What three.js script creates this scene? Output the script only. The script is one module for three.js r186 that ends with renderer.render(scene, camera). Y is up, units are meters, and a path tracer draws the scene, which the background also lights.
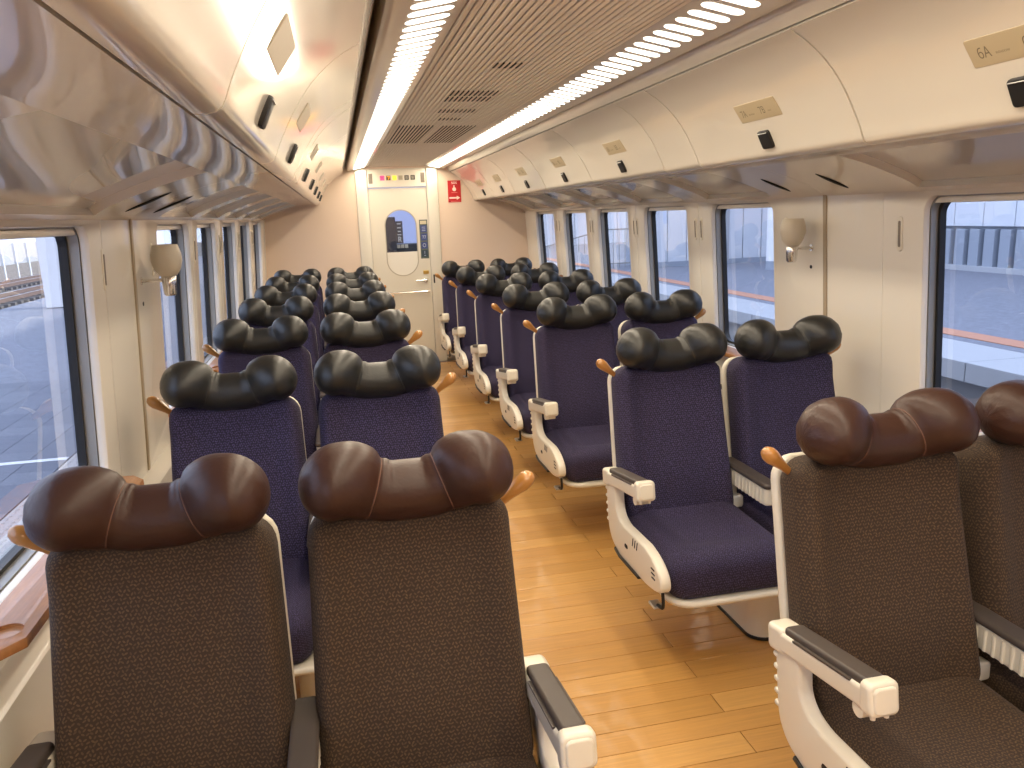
import * as THREE from 'three';
import { mergeGeometries, mergeVertices, toCreasedNormals } from 'three/addons/utils/BufferGeometryUtils.js';
import { RectAreaLightUniformsLib } from 'three/addons/lights/RectAreaLightUniformsLib.js';

// ---------------------------------------------------------------- camera, sky, sun, ceiling light, exposure
const scene = new THREE.Scene();
const camera = new THREE.PerspectiveCamera(2 * Math.atan(384 / 778.9) * 180 / Math.PI, 1024 / 768, 0.05, 400);
camera.position.set(-0.649, 1.537, 0);
camera.rotation.order = 'YXZ';
camera.rotation.set(-0.2151, -0.2111, -0.0367);

const renderer = new THREE.WebGLRenderer({ antialias: true });
renderer.toneMapping = THREE.LinearToneMapping;
renderer.toneMappingExposure = 3.0;
renderer.shadowMap.enabled = true;
RectAreaLightUniformsLib.init();

scene.background = new THREE.Color().setRGB(0.60, 0.69, 0.93);   // overcast sky over the station
scene.backgroundIntensity = 1.1;

const sun = new THREE.DirectionalLight(new THREE.Color().setRGB(1, 0.96, 0.9), 2.4);
sun.position.set(30, 13.3, 2);
sun.target.position.set(0, 0, 0);
sun.castShadow = true;
Object.assign(sun.shadow.camera, { left: -60, right: 60, top: 40, bottom: -40, near: 1, far: 160 });
sun.shadow.mapSize.set(2048, 2048);
scene.add(sun, sun.target);

const LAMP = new THREE.Color().setRGB(1.0, 0.85, 0.64);
const Z_END = -8.3, Z_REAR = 2.4;
const LAMP_POWER = 6.5;
for (const s of [-1, 1]) for (let k = 0; k < 5; k++) {          // light of the two strips of oval lamps, in five lengths each
  const l = new THREE.RectAreaLight(LAMP, LAMP_POWER, 2.08, 0.11);
  l.position.set(s * 0.374, 2.026, -7.2 + k * 2.08);
  l.lookAt(s * 0.374 - s * 0.2, 1.026, -7.2 + k * 2.08);
  l.name = 'ceiling_lamp_light';
  scene.add(l);
}

// ---------------------------------------------------------------- helpers
let seed = 7;
const rnd = () => { seed = (seed * 1664525 + 1013904223) >>> 0; return seed / 4294967296; };
const rr = (a, b) => a + (b - a) * rnd();
const lin = (r, g, b) => new THREE.Color().setRGB(r, g, b);
const V2 = (x, y) => new THREE.Vector2(x, y);

const taken = {};
const numbered = (n) => { const k = taken[n] = (taken[n] ?? -1) + 1; return k ? `${n}_${String(k).padStart(3, '0')}` : n; };
function shade(o) { o.castShadow = o.receiveShadow = true; return o; }
function part(name, geo, mat, parent, label) {
  const m = shade(new THREE.Mesh(geo, mat)); m.name = name;
  if (label) m.userData.label = label;
  parent.add(m); return m;
}
function tag(o, label, category, group, kind) {
  o.userData.label = label; o.userData.category = category;
  if (group) o.userData.group = group;
  if (kind) o.userData.kind = kind;
  return o;
}
function thing(name, label, category, pos = [0, 0, 0], group, kind) {
  const o = new THREE.Group(); o.name = numbered(name); o.position.set(...pos); scene.add(o);
  return tag(o, label, category, group, kind);
}
function structure(name, label, category) {
  const o = new THREE.Group(); o.name = name; scene.add(o);
  return tag(o, label, category, null, 'structure');
}
function merge(list) {
  return mergeGeometries(list.map((g) => {
    g = g.index ? g.toNonIndexed() : g;
    for (const k of Object.keys(g.attributes)) if (!['position', 'normal', 'uv'].includes(k)) g.deleteAttribute(k);
    if (!g.attributes.uv) g.setAttribute('uv', new THREE.BufferAttribute(new Float32Array(g.attributes.position.count * 2), 2));
    return g;
  }));
}
// maps every vertex; flips the winding where the map mirrors
function remap(geo, fn, flip, crease) {
  let g = geo.index ? geo.toNonIndexed() : geo.clone();
  const p = g.attributes.position, v = new THREE.Vector3();
  for (let i = 0; i < p.count; i++) { const r = fn(p.getX(i), p.getY(i), p.getZ(i)); p.setXYZ(i, ...r); }
  if (flip) for (const a of Object.values(g.attributes)) for (let i = 0; i < a.count; i += 3)
    for (let k = 0; k < a.itemSize; k++) { const x = a.array[(i + 1) * a.itemSize + k]; a.array[(i + 1) * a.itemSize + k] = a.array[(i + 2) * a.itemSize + k]; a.array[(i + 2) * a.itemSize + k] = x; }
  g.deleteAttribute('normal');
  g = crease ? toCreasedNormals(g, crease) : (g.computeVertexNormals(), g);
  return g;
}
const mirrorX = (g, s) => (s > 0 ? g : remap(g, (x, y, z) => [-x, y, z], true, 0.6));
const box = (x0, x1, y0, y1, z0, z1) => new THREE.BoxGeometry(x1 - x0, y1 - y0, z1 - z0).translate((x0 + x1) / 2, (y0 + y1) / 2, (z0 + z1) / 2);

// rounded slab in the xy plane: w by h, thickness d, corner radius rc, edge radius re; built as rings from the back centre to the front centre
function slab(w, h, d, rc, re, { nc = 4, ns = 1, ni = 1, nr = 3, deform } = {}) {
  const ring = (m) => {
    const hw = Math.max(w / 2 - m, 1e-4), hh = Math.max(h / 2 - m, 1e-4), r = Math.min(Math.max(rc - m, 2e-4), hw, hh), out = [];
    const C = [[hw - r, hh - r, 0], [-(hw - r), hh - r, 1], [-(hw - r), -(hh - r), 2], [hw - r, -(hh - r), 3]];
    C.forEach(([cx, cy, q], i) => {
      for (let k = 0; k <= nc; k++) { const a = (q + k / nc) * Math.PI / 2; out.push([cx + r * Math.cos(a), cy + r * Math.sin(a)]); }
      const [nx, ny, nq] = C[(i + 1) % 4], a = (q + 1) * Math.PI / 2, e0 = [cx + r * Math.cos(a), cy + r * Math.sin(a)], e1 = [nx + r * Math.cos(a), ny + r * Math.sin(a)];
      for (let k = 1; k < ns; k++) out.push([e0[0] + (e1[0] - e0[0]) * k / ns, e0[1] + (e1[1] - e0[1]) * k / ns]);
    });
    return out;
  };
  const M = Math.min(w, h) / 2 - 2e-4, rows = [];
  for (let i = ni; i >= 1; i--) rows.push([re + (M - re) * i / ni, -d / 2]);
  for (let j = 0; j <= nr; j++) { const a = j / nr * Math.PI / 2; rows.push([re * (1 - Math.sin(a)), -d / 2 + re * (1 - Math.cos(a))]); }
  for (let j = nr; j >= 0; j--) { const a = j / nr * Math.PI / 2; rows.push([re * (1 - Math.sin(a)), d / 2 - re * (1 - Math.cos(a))]); }
  for (let i = 1; i <= ni; i++) rows.push([re + (M - re) * i / ni, d / 2]);
  const P = [], I = []; let n = 0;
  for (const [m, z] of rows) { const r = ring(m); n = r.length; for (const [x, y] of r) P.push([x, y, z]); }
  for (let i = 0; i < rows.length - 1; i++) for (let k = 0; k < n; k++) {
    const a = i * n + k, b = i * n + (k + 1) % n, c = a + n, e = b + n;
    I.push(a, b, e, a, e, c);
  }
  const b0 = P.length; P.push([0, 0, -d / 2], [0, 0, d / 2]);
  for (let k = 0; k < n; k++) { I.push(b0, (k + 1) % n, k); const o = (rows.length - 1) * n; I.push(b0 + 1, o + k, o + (k + 1) % n); }
  const pos = new Float32Array(P.length * 3), uv = new Float32Array(P.length * 2);
  P.forEach((p, i) => { uv[2 * i] = p[0] - (p[2] - d / 2) * Math.sign(p[0]) * (Math.abs(p[0]) > w / 2 - re - 1e-6 ? 1 : 0); uv[2 * i + 1] = p[1] - (p[2] - d / 2) * Math.sign(p[1]) * (Math.abs(p[1]) > h / 2 - re - 1e-6 ? 1 : 0); const q = deform ? deform(...p) : p; pos.set(q, 3 * i); });
  const g = new THREE.BufferGeometry();
  g.setAttribute('position', new THREE.BufferAttribute(pos, 3)); g.setAttribute('uv', new THREE.BufferAttribute(uv, 2)); g.setIndex(I);
  g.computeVertexNormals();
  return g;
}
// rounded block given by its extents
const block = (x0, x1, y0, y1, z0, z1, r = 0.008, rc = r) => slab(x1 - x0, y1 - y0, z1 - z0, Math.max(rc, r), r, { nc: 3, nr: 2 }).translate((x0 + x1) / 2, (y0 + y1) / 2, (z0 + z1) / 2);
// band that follows an open profile (x, y) for thickness t (outwards = left of the path), run along z
function band(pts, t, z0, z1, crease = 0.5) {
  const off = pts.map(([x, y], i) => {
    const a = pts[Math.max(i - 1, 0)], b = pts[Math.min(i + 1, pts.length - 1)], dx = b[0] - a[0], dy = b[1] - a[1], l = Math.hypot(dx, dy);
    return [x - dy / l * t, y + dx / l * t];
  });
  const sh = new THREE.Shape([...pts, ...off.reverse()].map(([x, y]) => V2(x, y)));
  const g = new THREE.ExtrudeGeometry(sh, { depth: z1 - z0, bevelEnabled: false, curveSegments: 1 }).translate(0, 0, z0);
  g.deleteAttribute('normal');
  return toCreasedNormals(g, crease);
}
function roundedPath(target, x0, x1, y0, y1, r) {
  target.moveTo(x0 + r, y0); target.lineTo(x1 - r, y0); target.absarc(x1 - r, y0 + r, r, -Math.PI / 2, 0);
  target.lineTo(x1, y1 - r); target.absarc(x1 - r, y1 - r, r, 0, Math.PI / 2);
  target.lineTo(x0 + r, y1); target.absarc(x0 + r, y1 - r, r, Math.PI / 2, Math.PI);
  target.lineTo(x0, y0 + r); target.absarc(x0 + r, y0 + r, r, Math.PI, Math.PI * 1.5);
  return target;
}
const smooth = (a, b, x) => { const t = Math.min(Math.max((x - a) / (b - a), 0), 1); return t * t * (3 - 2 * t); };
function curvePoints(pts, n) { return new THREE.SplineCurve(pts.map(([x, y]) => V2(x, y))).getPoints(n).map((p) => [p.x, p.y]); }

// ---------------------------------------------------------------- textures
function canvas(w, h, draw) {
  const c = document.createElement('canvas'); c.width = w; c.height = h; draw(c.getContext('2d'), w, h);
  const t = new THREE.CanvasTexture(c); t.colorSpace = THREE.SRGBColorSpace; t.wrapS = t.wrapT = THREE.RepeatWrapping; t.magFilter = THREE.LinearFilter;
  return t;
}
function data(n, f, srgb = false) {
  const a = new Uint8Array(n * n * 4);
  for (let y = 0; y < n; y++) for (let x = 0; x < n; x++) { const v = f(x / n, y / n, x, y), i = (y * n + x) * 4; a[i] = v[0]; a[i + 1] = v[1]; a[i + 2] = v[2]; a[i + 3] = 255; }
  const t = new THREE.DataTexture(a, n, n, THREE.RGBAFormat); t.wrapS = t.wrapT = THREE.RepeatWrapping; t.magFilter = THREE.LinearFilter; t.minFilter = THREE.LinearMipmapLinearFilter; t.generateMipmaps = true; t.needsUpdate = true;
  if (srgb) t.colorSpace = THREE.SRGBColorSpace;
  return t;
}
// tiling value noise
function noiseField(per) { const g = Array.from({ length: per * per }, () => rnd()); return (u, v) => {
  const x = u * per, y = v * per, i = Math.floor(x), j = Math.floor(y), a = x - i, b = y - j, s = a * a * (3 - 2 * a), t = b * b * (3 - 2 * b), at = (p, q) => g[((q % per + per) % per) * per + (p % per + per) % per];
  return (at(i, j) * (1 - s) + at(i + 1, j) * s) * (1 - t) + (at(i, j + 1) * (1 - s) + at(i + 1, j + 1) * s) * t;
}; }
const n4 = noiseField(4), n12 = noiseField(12), n40 = noiseField(40), n128 = noiseField(128);

// woven seat cloth: short leaf-like flecks on a darker ground, 128 mm a repeat
function cloth(ground, fleck) {
  const t = canvas(512, 512, (c, w) => {
    c.fillStyle = ground; c.fillRect(0, 0, w, w);
    for (let i = 0; i < 5200; i++) { c.fillStyle = `rgba(0,0,0,${rr(0.02, 0.16)})`; c.fillRect(rnd() * w, rnd() * w, 3, 2); }
    const n = 20;
    for (let j = 0; j < n; j++) for (let i = 0; i < n; i++) {
      const x = (i + 0.5 + (j % 2) * 0.5 + rr(-0.2, 0.2)) * w / n, y = (j + 0.5 + rr(-0.2, 0.2)) * w / n, a = ((i + j) % 2 ? 0.9 : -0.75) + rr(-0.35, 0.35);
      for (const ox of [0, -w, w]) for (const oy of [0, -w, w]) {
        c.save(); c.translate(x + ox, y + oy); c.rotate(a); c.globalAlpha = rr(0.6, 0.95); c.fillStyle = fleck;
        c.beginPath(); c.ellipse(0, 0, 11.5, 6, 0, 0, Math.PI * 2); c.fill(); c.restore();
      }
    }
  });
  t.repeat.set(1 / 0.16, 1 / 0.16); return t;
}
const weave = data(256, (u, v, x, y) => { const k = 90 + 90 * Math.abs(Math.sin(x * Math.PI / 4)) * Math.abs(Math.sin(y * Math.PI / 4)) + 60 * rnd(); return [k, k, k]; });
weave.repeat.set(1 / 0.06, 1 / 0.06);
const grainLeather = data(256, (u, v) => { const k = 255 * (0.55 * n40(u, v) + 0.3 * n128(u, v) + 0.15 * n12(u, v)); return [k, k, k]; });
grainLeather.repeat.set(2, 2);
const smudge = data(256, (u, v) => { const k = 120 + 60 * n12(u, v) + 40 * n40(u, v) + 35 * n4(u, v); return [k, k, k]; });

// ---------------------------------------------------------------- materials
const std = (color, roughness, more = {}) => new THREE.MeshStandardMaterial({ color, roughness, ...more });
const phys = (color, roughness, more = {}) => new THREE.MeshPhysicalMaterial({ color, roughness, ...more });
const M = {
  panel: phys(lin(0.76, 0.715, 0.63), 0.42, { clearcoat: 0.8, clearcoatRoughness: 0.12 }),
  bin: phys(lin(0.70, 0.655, 0.575), 0.35, { clearcoat: 1, clearcoatRoughness: 0.07 }),
  cove: phys(lin(0.78, 0.73, 0.64), 0.35, { clearcoat: 1, clearcoatRoughness: 0.06 }),
  recess: phys(lin(0.70, 0.66, 0.58), 0.25, { ior: 1.9, clearcoat: 1, clearcoatRoughness: 0.04 }),
  ceiling: std(lin(0.82, 0.75, 0.65), 0.75),
  endWallGlowTint: std(lin(0.74, 0.59, 0.47), 0.55),  // peach tint carries the warm glow of lamps that are not modelled
  door: phys(lin(0.68, 0.64, 0.55), 0.45, { clearcoat: 0.4, clearcoatRoughness: 0.2 }),
  black: std(lin(0.008, 0.008, 0.009), 0.45),
  sheet: std(lin(0.34, 0.32, 0.29), 0.8),
  groove: std(lin(0.20, 0.17, 0.14), 0.8),
  joint: std(lin(0.36, 0.29, 0.20), 0.5),
  frameGrey: std(lin(0.30, 0.30, 0.29), 0.4, { metalness: 0.5 }),
  chrome: std(lin(0.75, 0.74, 0.72), 0.16, { metalness: 1 }),
  brass: std(lin(0.55, 0.36, 0.10), 0.35, { metalness: 0.8 }),
  glass: phys(lin(0.93, 0.95, 0.97), 0.0, { transmission: 1, thickness: 0, ior: 1.5 }),
  frosted: phys(lin(0.80, 0.74, 0.62), 0.35, { transmission: 0.35, thickness: 0 }),
  shell: phys(lin(0.74, 0.69, 0.58), 0.4, { clearcoat: 0.4, clearcoatRoughness: 0.2 }),
  pad: std(lin(0.075, 0.060, 0.052), 0.5),
  slot: std(lin(0.006, 0.006, 0.006), 0.8),  // near-black that stands in for the shade inside vents and slots
  knob: phys(lin(0.42, 0.19, 0.045), 0.3, { clearcoat: 0.8, clearcoatRoughness: 0.12 }),
  metal: std(lin(0.5, 0.5, 0.5), 0.35, { metalness: 0.9 }),
  plate: std(lin(0.55, 0.49, 0.38), 0.45),
  lens: std(lin(0.9, 0.88, 0.82), 0.5, { emissive: lin(1.0, 0.94, 0.82), emissiveIntensity: 1.1 }),
  lampHousing: phys(lin(0.66, 0.60, 0.52), 0.3, { clearcoat: 0.6, clearcoatRoughness: 0.15 }),
};
const navyCloth = cloth('#221b35', '#52496f'), brownCloth = cloth('#38291d', '#5f4b36');
const clothMat = (map) => phys(lin(1, 1, 1), 0.85, { map, bumpMap: weave, bumpScale: 0.0008, sheen: 0.25, sheenRoughness: 0.5, sheenColor: lin(0.3, 0.28, 0.3) });
M.navy = clothMat(navyCloth); M.brown = clothMat(brownCloth);
M.blackLeather = phys(lin(0.010, 0.0105, 0.010), 0.46, { bumpMap: grainLeather, bumpScale: 0.0012, clearcoat: 0.25, clearcoatRoughness: 0.3 });
M.brownLeather = phys(lin(0.042, 0.016, 0.010), 0.5, { specularIntensity: 0.6, bumpMap: grainLeather, bumpScale: 0.0012, clearcoat: 0.25, clearcoatRoughness: 0.3 });
M.blackSeam = std(lin(0.03, 0.03, 0.028), 0.5); M.brownSeam = std(lin(0.13, 0.06, 0.04), 0.5);

// ---------------------------------------------------------------- floor: planks laid across the car
{
  const floor = structure('floor', 'golden varnished wooden plank floor of the aisle', 'floor');
  part('subfloor', box(-1.45, 1.45, -0.12, -0.016, Z_END - 0.1, Z_REAR + 0.1), std(lin(0.10, 0.05, 0.02), 0.7), floor);
  const tones = [[0.56, 0.30, 0.075], [0.52, 0.27, 0.064], [0.59, 0.325, 0.088], [0.54, 0.285, 0.072], [0.50, 0.26, 0.060]];
  const grains = tones.map(([r, g, b], q) => {
    const o1 = rnd(), o2 = rnd();
    const t = data(512, (u, v) => {
      const w = v + 0.02 * n4(u + o1, v), k = 0.84 + 0.14 * n12(u + o1, w * 4 + o2) + 0.12 * n40(u + o2, w * 6) + 0.06 * n128(u, w * 4);
      const e = (x) => 255 * Math.pow(Math.min(x * k, 1), 1 / 2.2); return [e(r), e(g), e(b)];
    }, true);
    t.repeat.set(0.55, 3.3); return t;
  });
  const woods = grains.map((map) => phys(lin(1, 1, 1), 0.5, { map, clearcoat: 1, clearcoatRoughness: 0.06 }));
  const W = 0.0965, geos = {};
  const plank = (x0, x1) => { const k = x0 + '_' + x1; return geos[k] ??= (() => {
    const g = slab(x1 - x0 - 0.0022, W - 0.0016, 0.016, 0.0012, 0.0012, { nc: 1, nr: 1, ni: 1 }).rotateX(-Math.PI / 2); return g; })(); };
  const rest = [];
  for (let i = 0, z = -1.774 - 0.5 * W - 68 * W + W * 2; z < Z_REAR; i++, z += W) {
    if (z < Z_END - 0.02) continue;
    const even = i % 2 === 0, split = even ? 0.41 : -0.49;
    for (const [x0, x1] of [[-1.39, split], [split, 1.39]]) {
      const g = plank(x0, x1), m = woods[Math.floor(rnd() * 5)];
      if (z < -0.9) part('plank', g, m, floor).position.set((x0 + x1) / 2, -0.008, z);
      else rest.push(g.clone().translate((x0 + x1) / 2, -0.008, z));
    }
  }
  const r = part('plank_field', merge(rest), woods[0], floor); r.userData.kind = 'stuff';
}

// ---------------------------------------------------------------- side walls with window openings, windows, sills, coves
const WIN = [[-7.86, -7.17], [-6.86, -6.19], [-5.90, -5.24], [-4.95, -4.29], [-3.985, -3.36], [-2.385, -1.15], [-0.8, 0.4], [0.72, 1.9]];
const BAY = [Z_END, -7.015, -6.045, -5.095, -4.137, -2.95, -0.97, 0.56, Z_REAR];
const WY0 = 0.79, WY1 = 1.545;
const wallX = (y) => 1.335 + (1.59 - y) * 0.058;
const COVE = curvePoints([[0.842, 1.694], [0.97, 1.691], [1.085, 1.666], [1.20, 1.628], [1.29, 1.592], [1.337, 1.562]], 20);
const COVE_IN = COVE.map(([x, y], i) => { const a = COVE[Math.max(i - 1, 0)], b = COVE[Math.min(i + 1, 20)], dx = b[0] - a[0], dy = b[1] - a[1], l = Math.hypot(dx, dy); return [x - dy / l * 0.026, y + dx / l * 0.026]; });
const sideName = { '-1': 'left', 1: 'right' };
let winNo = 0;
const woodSill = (() => { const t = data(256, (u, v) => { const k = 0.85 + 0.2 * n40(u * 4, v * 0.4) + 0.1 * n128(u, v * 0.5), e = (x) => 255 * Math.pow(Math.min(x * k, 1), 1 / 2.2); return [e(0.42), e(0.185), e(0.06)]; }, true); t.repeat.set(2, 2); return phys(lin(1, 1, 1), 0.5, { map: t, clearcoat: 0.5, clearcoatRoughness: 0.2 }); })();

const BOTH = WIN;
for (const s of [-1, 1]) {
  const WIN = BOTH.map(([a, b], i) => [s < 0 && i === 5 ? -2.475 : s < 0 && i === 4 ? -4.07 : a, b]);
  const other = s > 0 ? "on the red sign's side" : "on the side away from the red sign";
  const wall = structure('wall_' + sideName[s], 'glossy cream side wall with rounded windows ' + other, 'wall');
  const toWall = (g, crease = 0.5) => remap(g, (a, b, c) => [s * (wallX(b) + c), b, a], s > 0, crease);   // (along the car, up, outwards)
  WIN.forEach(([a, b], i) => {
    const sh = new THREE.Shape(); sh.moveTo(BAY[i] + 0.002, 0.66); sh.lineTo(BAY[i + 1] - 0.002, 0.66); sh.lineTo(BAY[i + 1] - 0.002, 1.595); sh.lineTo(BAY[i] + 0.002, 1.595); sh.closePath();
    sh.holes.push(roundedPath(new THREE.Path(), a, b, WY0, WY1, 0.055));
    part('wall_panel', toWall(new THREE.ExtrudeGeometry(sh, { depth: 0.016, bevelEnabled: true, bevelThickness: 0.006, bevelSize: 0.006, bevelOffset: -0.006, bevelSegments: 2, curveSegments: 8 }).translate(0, 0, 0.006)), M.panel, wall);
    // window
    const w = structure('window_' + (++winNo), 'rounded train window in black rubber seal, number ' + (i + 1) + ' from the end door ' + other, 'window');
    const frameRing = (m0, m1, d0, d1) => {
      const f = roundedPath(new THREE.Shape(), a - m0, b + m0, WY0 - m0, WY1 + m0, 0.055 + m0 * 0.8);
      f.holes.push(roundedPath(new THREE.Path(), a + m1, b - m1, WY0 + m1, WY1 - m1, 0.055 - m1 * 0.3));
      return toWall(new THREE.ExtrudeGeometry(f, { depth: d1 - d0, bevelEnabled: false, curveSegments: 8 }).translate(0, 0, d0));
    };
    part('frame', frameRing(0.02, 0.003, 0.028, 0.056), M.frameGrey, w, 'grey metal window frame');
    part('seal', frameRing(0.02, 0.014, 0.056, 0.080), M.black, w, 'black rubber seal');
    part('pane', toWall(new THREE.ExtrudeGeometry(roundedPath(new THREE.Shape(), a + 0.01, b - 0.01, WY0 + 0.01, WY1 - 0.01, 0.05), { depth: 0.001, bevelEnabled: false, curveSegments: 6 }).translate(0, 0, 0.070)), M.glass, w, 'clear glass pane');
    part('blind_bar', toWall(block(a + 0.006, b - 0.006, WY1 - 0.024, WY1 - 0.003, 0.030, 0.044, 0.004)), M.panel, w, 'cream bar of the rolled-up blind');
    // wooden sill with a cup recess
    const a1 = a, b1 = i === 5 ? -1.475 : b, L = b1 - a1 + 0.04, sl = thing('window_sill', 'narrow orange wooden sill under window ' + (i + 1) + ' from the end door, ' + other, 'sill', [s * 1.335, 0.772, (a1 + b1) / 2]);
    const o = new THREE.Shape(); o.moveTo(0.05, -L / 2); o.lineTo(-0.015, -L / 2); o.lineTo(-0.055, -L / 2 + 0.05); o.lineTo(-0.055, L / 2 - 0.05); o.lineTo(-0.015, L / 2); o.lineTo(0.05, L / 2); o.closePath();
    const cup = new THREE.Path(); cup.absarc(-0.008, L / 2 - 0.085, 0.033, 0, Math.PI * 2, true); o.holes.push(cup);
    const sg = new THREE.ExtrudeGeometry(o, { depth: 0.016, bevelEnabled: true, bevelSize: 0.003, bevelThickness: 0.003, bevelSegments: 2, bevelOffset: -0.003, curveSegments: 20 });
    part('board', remap(sg, (x, y, z) => [s * x, z, y], s > 0, 0.4), woodSill, sl);
    part('cup_recess', new THREE.CylinderGeometry(0.036, 0.036, 0.01, 28).translate(-s * 0.008, 0.006, L / 2 - 0.085), woodSill, sl);
  });
  // joint strips, slits and key holes of the pillars
  part('joint_strip', toWall(block(-2.962, -2.938, 0.67, 1.59, -0.006, 0.002, 0.003)), M.joint, wall, 'brown joint cover strip');
  part('pillar_ridge', toWall(block(-2.60, -2.592, 0.67, 1.59, -0.002, 0.01, 0.002)), M.panel, wall);
  for (let i = 0; i < WIN.length - 1; i++) for (const z of [WIN[i][1] + 0.115, WIN[i + 1][0] - 0.115]) {
    const p = part('hook_slot', toWall(block(z - 0.014, z + 0.014, 1.352, 1.478, -0.004, 0.004, 0.003, 0.013)), M.shell, wall, 'small upright coat hook slot');
    part('slit', toWall(block(z - 0.006, z + 0.006, 1.368, 1.462, -0.0055, 0.002, 0.001, 0.005)), M.groove, p);
  }
  part('key_hole', toWall(new THREE.CylinderGeometry(0.008, 0.008, 0.004, 14).rotateX(Math.PI / 2).translate(-3.055, 1.265, 0)), M.black, wall);
  // lower panel with its ledge, outer skin
  part('lower_panel', mirrorX(band(curvePoints([[1.335, 0.01], [1.335, 0.3], [1.335, 0.6], [1.345, 0.65], [1.42, 0.672]].slice().reverse(), 16), 0.01, Z_END, Z_REAR), s), M.panel, wall);
  part('outer_skin', mirrorX(merge([box(1.46, 1.5, -0.3, 0.78, Z_END, Z_REAR), box(1.46, 1.5, 1.57, 2.3, Z_END, Z_REAR)]), s), M.frameGrey, wall);

  // cove above the windows: recessed sheet with raised panels between the window bays
  const cove = structure('trim_' + (s > 0 ? 1 : 2), 'glossy cream cove between windows and luggage bins ' + other, 'cove');
  part('recess_sheet', mirrorX(band(COVE_IN, 0.01, Z_END, Z_REAR), s), M.recess, cove);
  part('upper_strip', mirrorX(band(COVE.slice(0, 6), 0.026, Z_END, Z_REAR), s), M.cove, cove);
  part('lower_strip', mirrorX(band(COVE.slice(18), 0.028, Z_END, Z_REAR), s), M.cove, cove);
  const edges = [Z_END, ...WIN.flat(), Z_REAR];
  for (let i = 0; i < edges.length; i += 2) {
    const z0 = edges[i] + (i ? 0.01 : 0), z1 = edges[i + 1] - (i + 2 < edges.length ? 0.01 : 0), mid = BAY[i / 2];
    const pieces = i && i + 2 < edges.length ? [[z0, mid - 0.0015], [mid + 0.0015, z1]] : [[z0, z1]];
    for (const [a, b] of pieces) part('rib_panel', mirrorX(band(COVE.slice(5, 19), 0.026, a, b), s), M.cove, cove);
  }
  for (const z of [-2.75, -3.15]) {
    const g = new THREE.SphereGeometry(1, 20, 10).scale(0.085, 0.006, 0.014).rotateZ(-0.365).translate(1.23, 1.616, z);
    part('air_slot_shade', mirrorX(g, s), M.slot, cove, 'black lens-shaped solid in place of an open air slot');  // solid black lens, its colour replaces the dark of an opening
  }
}

// ---------------------------------------------------------------- wall lamps
for (const s of [-1, 1]) {
  const t = thing('wall_lamp', 'frosted egg-cup wall lamp on a chrome arm ' + (s > 0 ? "on the red sign's side" : 'opposite the side with the red sign'), 'lamp', [s * 1.355, 1.335, -3.05], 'wall lamps on the wide pillars');
  const cup = [[0.012, 0], [0.030, 0.006], [0.045, 0.028], [0.053, 0.058], [0.052, 0.084], [0.043, 0.116], [0.039, 0.116], [0.048, 0.084], [0.049, 0.058], [0.041, 0.030], [0.026, 0.010], [0.0, 0.006]].map(([x, y]) => V2(x, y));
  part('shade', new THREE.LatheGeometry(cup, 32).translate(-s * 0.1, 0.022, 0), M.frosted, t, 'frosted cream glass shade');
  part('holder', new THREE.LatheGeometry([[0, -0.045], [0.016, -0.045], [0.022, -0.038], [0.024, 0.0], [0.026, 0.03], [0, 0.03]].map(([x, y]) => V2(x, y)), 24).translate(-s * 0.1, 0.0, 0), M.chrome, t, 'chrome lamp holder');
  part('arm', new THREE.CylinderGeometry(0.007, 0.007, 0.1, 12).rotateZ(Math.PI / 2).translate(-s * 0.05, 0.012, 0), M.chrome, t);
  part('wall_plate', new THREE.CylinderGeometry(0.014, 0.014, 0.012, 18).rotateZ(Math.PI / 2).translate(-s * 0.004, 0.012, 0), M.chrome, t);
}

// ---------------------------------------------------------------- ceiling: slats between two strips of oval lamps
{
  const c = structure('ceiling', 'ribbed beige ceiling between the two strips of lamps', 'ceiling');
  part('roof_shell', merge([box(-1.5, 1.5, 2.26, 2.3, Z_END - 0.1, Z_REAR + 0.1)]), M.sheet, c);
  part('backing', box(-0.29, 0.29, 2.068, 2.076, Z_END, Z_REAR), M.ceiling, c);
  const P = 0.0212, slatG = slab(0.0158, Z_REAR - Z_END - 0.002, 0.008, 0.002, 0.002, { nc: 1, nr: 1 }).rotateX(Math.PI / 2).translate(0, 2.053, (Z_END + Z_REAR) / 2);
  for (let i = 0; i < 27; i++) part('slat', slatG, M.ceiling, c).position.x = (i - 13) * P;
  const vent = (z0, z1, x0, x1) => { const g = block(-0.0042, 0.0042, 2.0482, 2.0555, z0, z1, 0.001);  // solid black bars in the grooves, painted in for the dark of open vents
    for (let i = -13; i < 13; i++) { const x = (i + 0.5) * P; if (x > x0 && x < x1) part('vent_shade_bar', g, M.slot, c).position.x = x; } };
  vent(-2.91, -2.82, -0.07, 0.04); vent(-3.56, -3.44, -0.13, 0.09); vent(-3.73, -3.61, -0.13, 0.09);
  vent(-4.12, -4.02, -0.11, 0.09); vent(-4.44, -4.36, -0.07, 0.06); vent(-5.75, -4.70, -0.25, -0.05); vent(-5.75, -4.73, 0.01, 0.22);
  for (const s of [-1, 1]) part('recess_sheet', mirrorX(box(0.30, 0.60, 2.235, 2.245, Z_END, Z_REAR), s), M.sheet, c);
}
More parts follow.
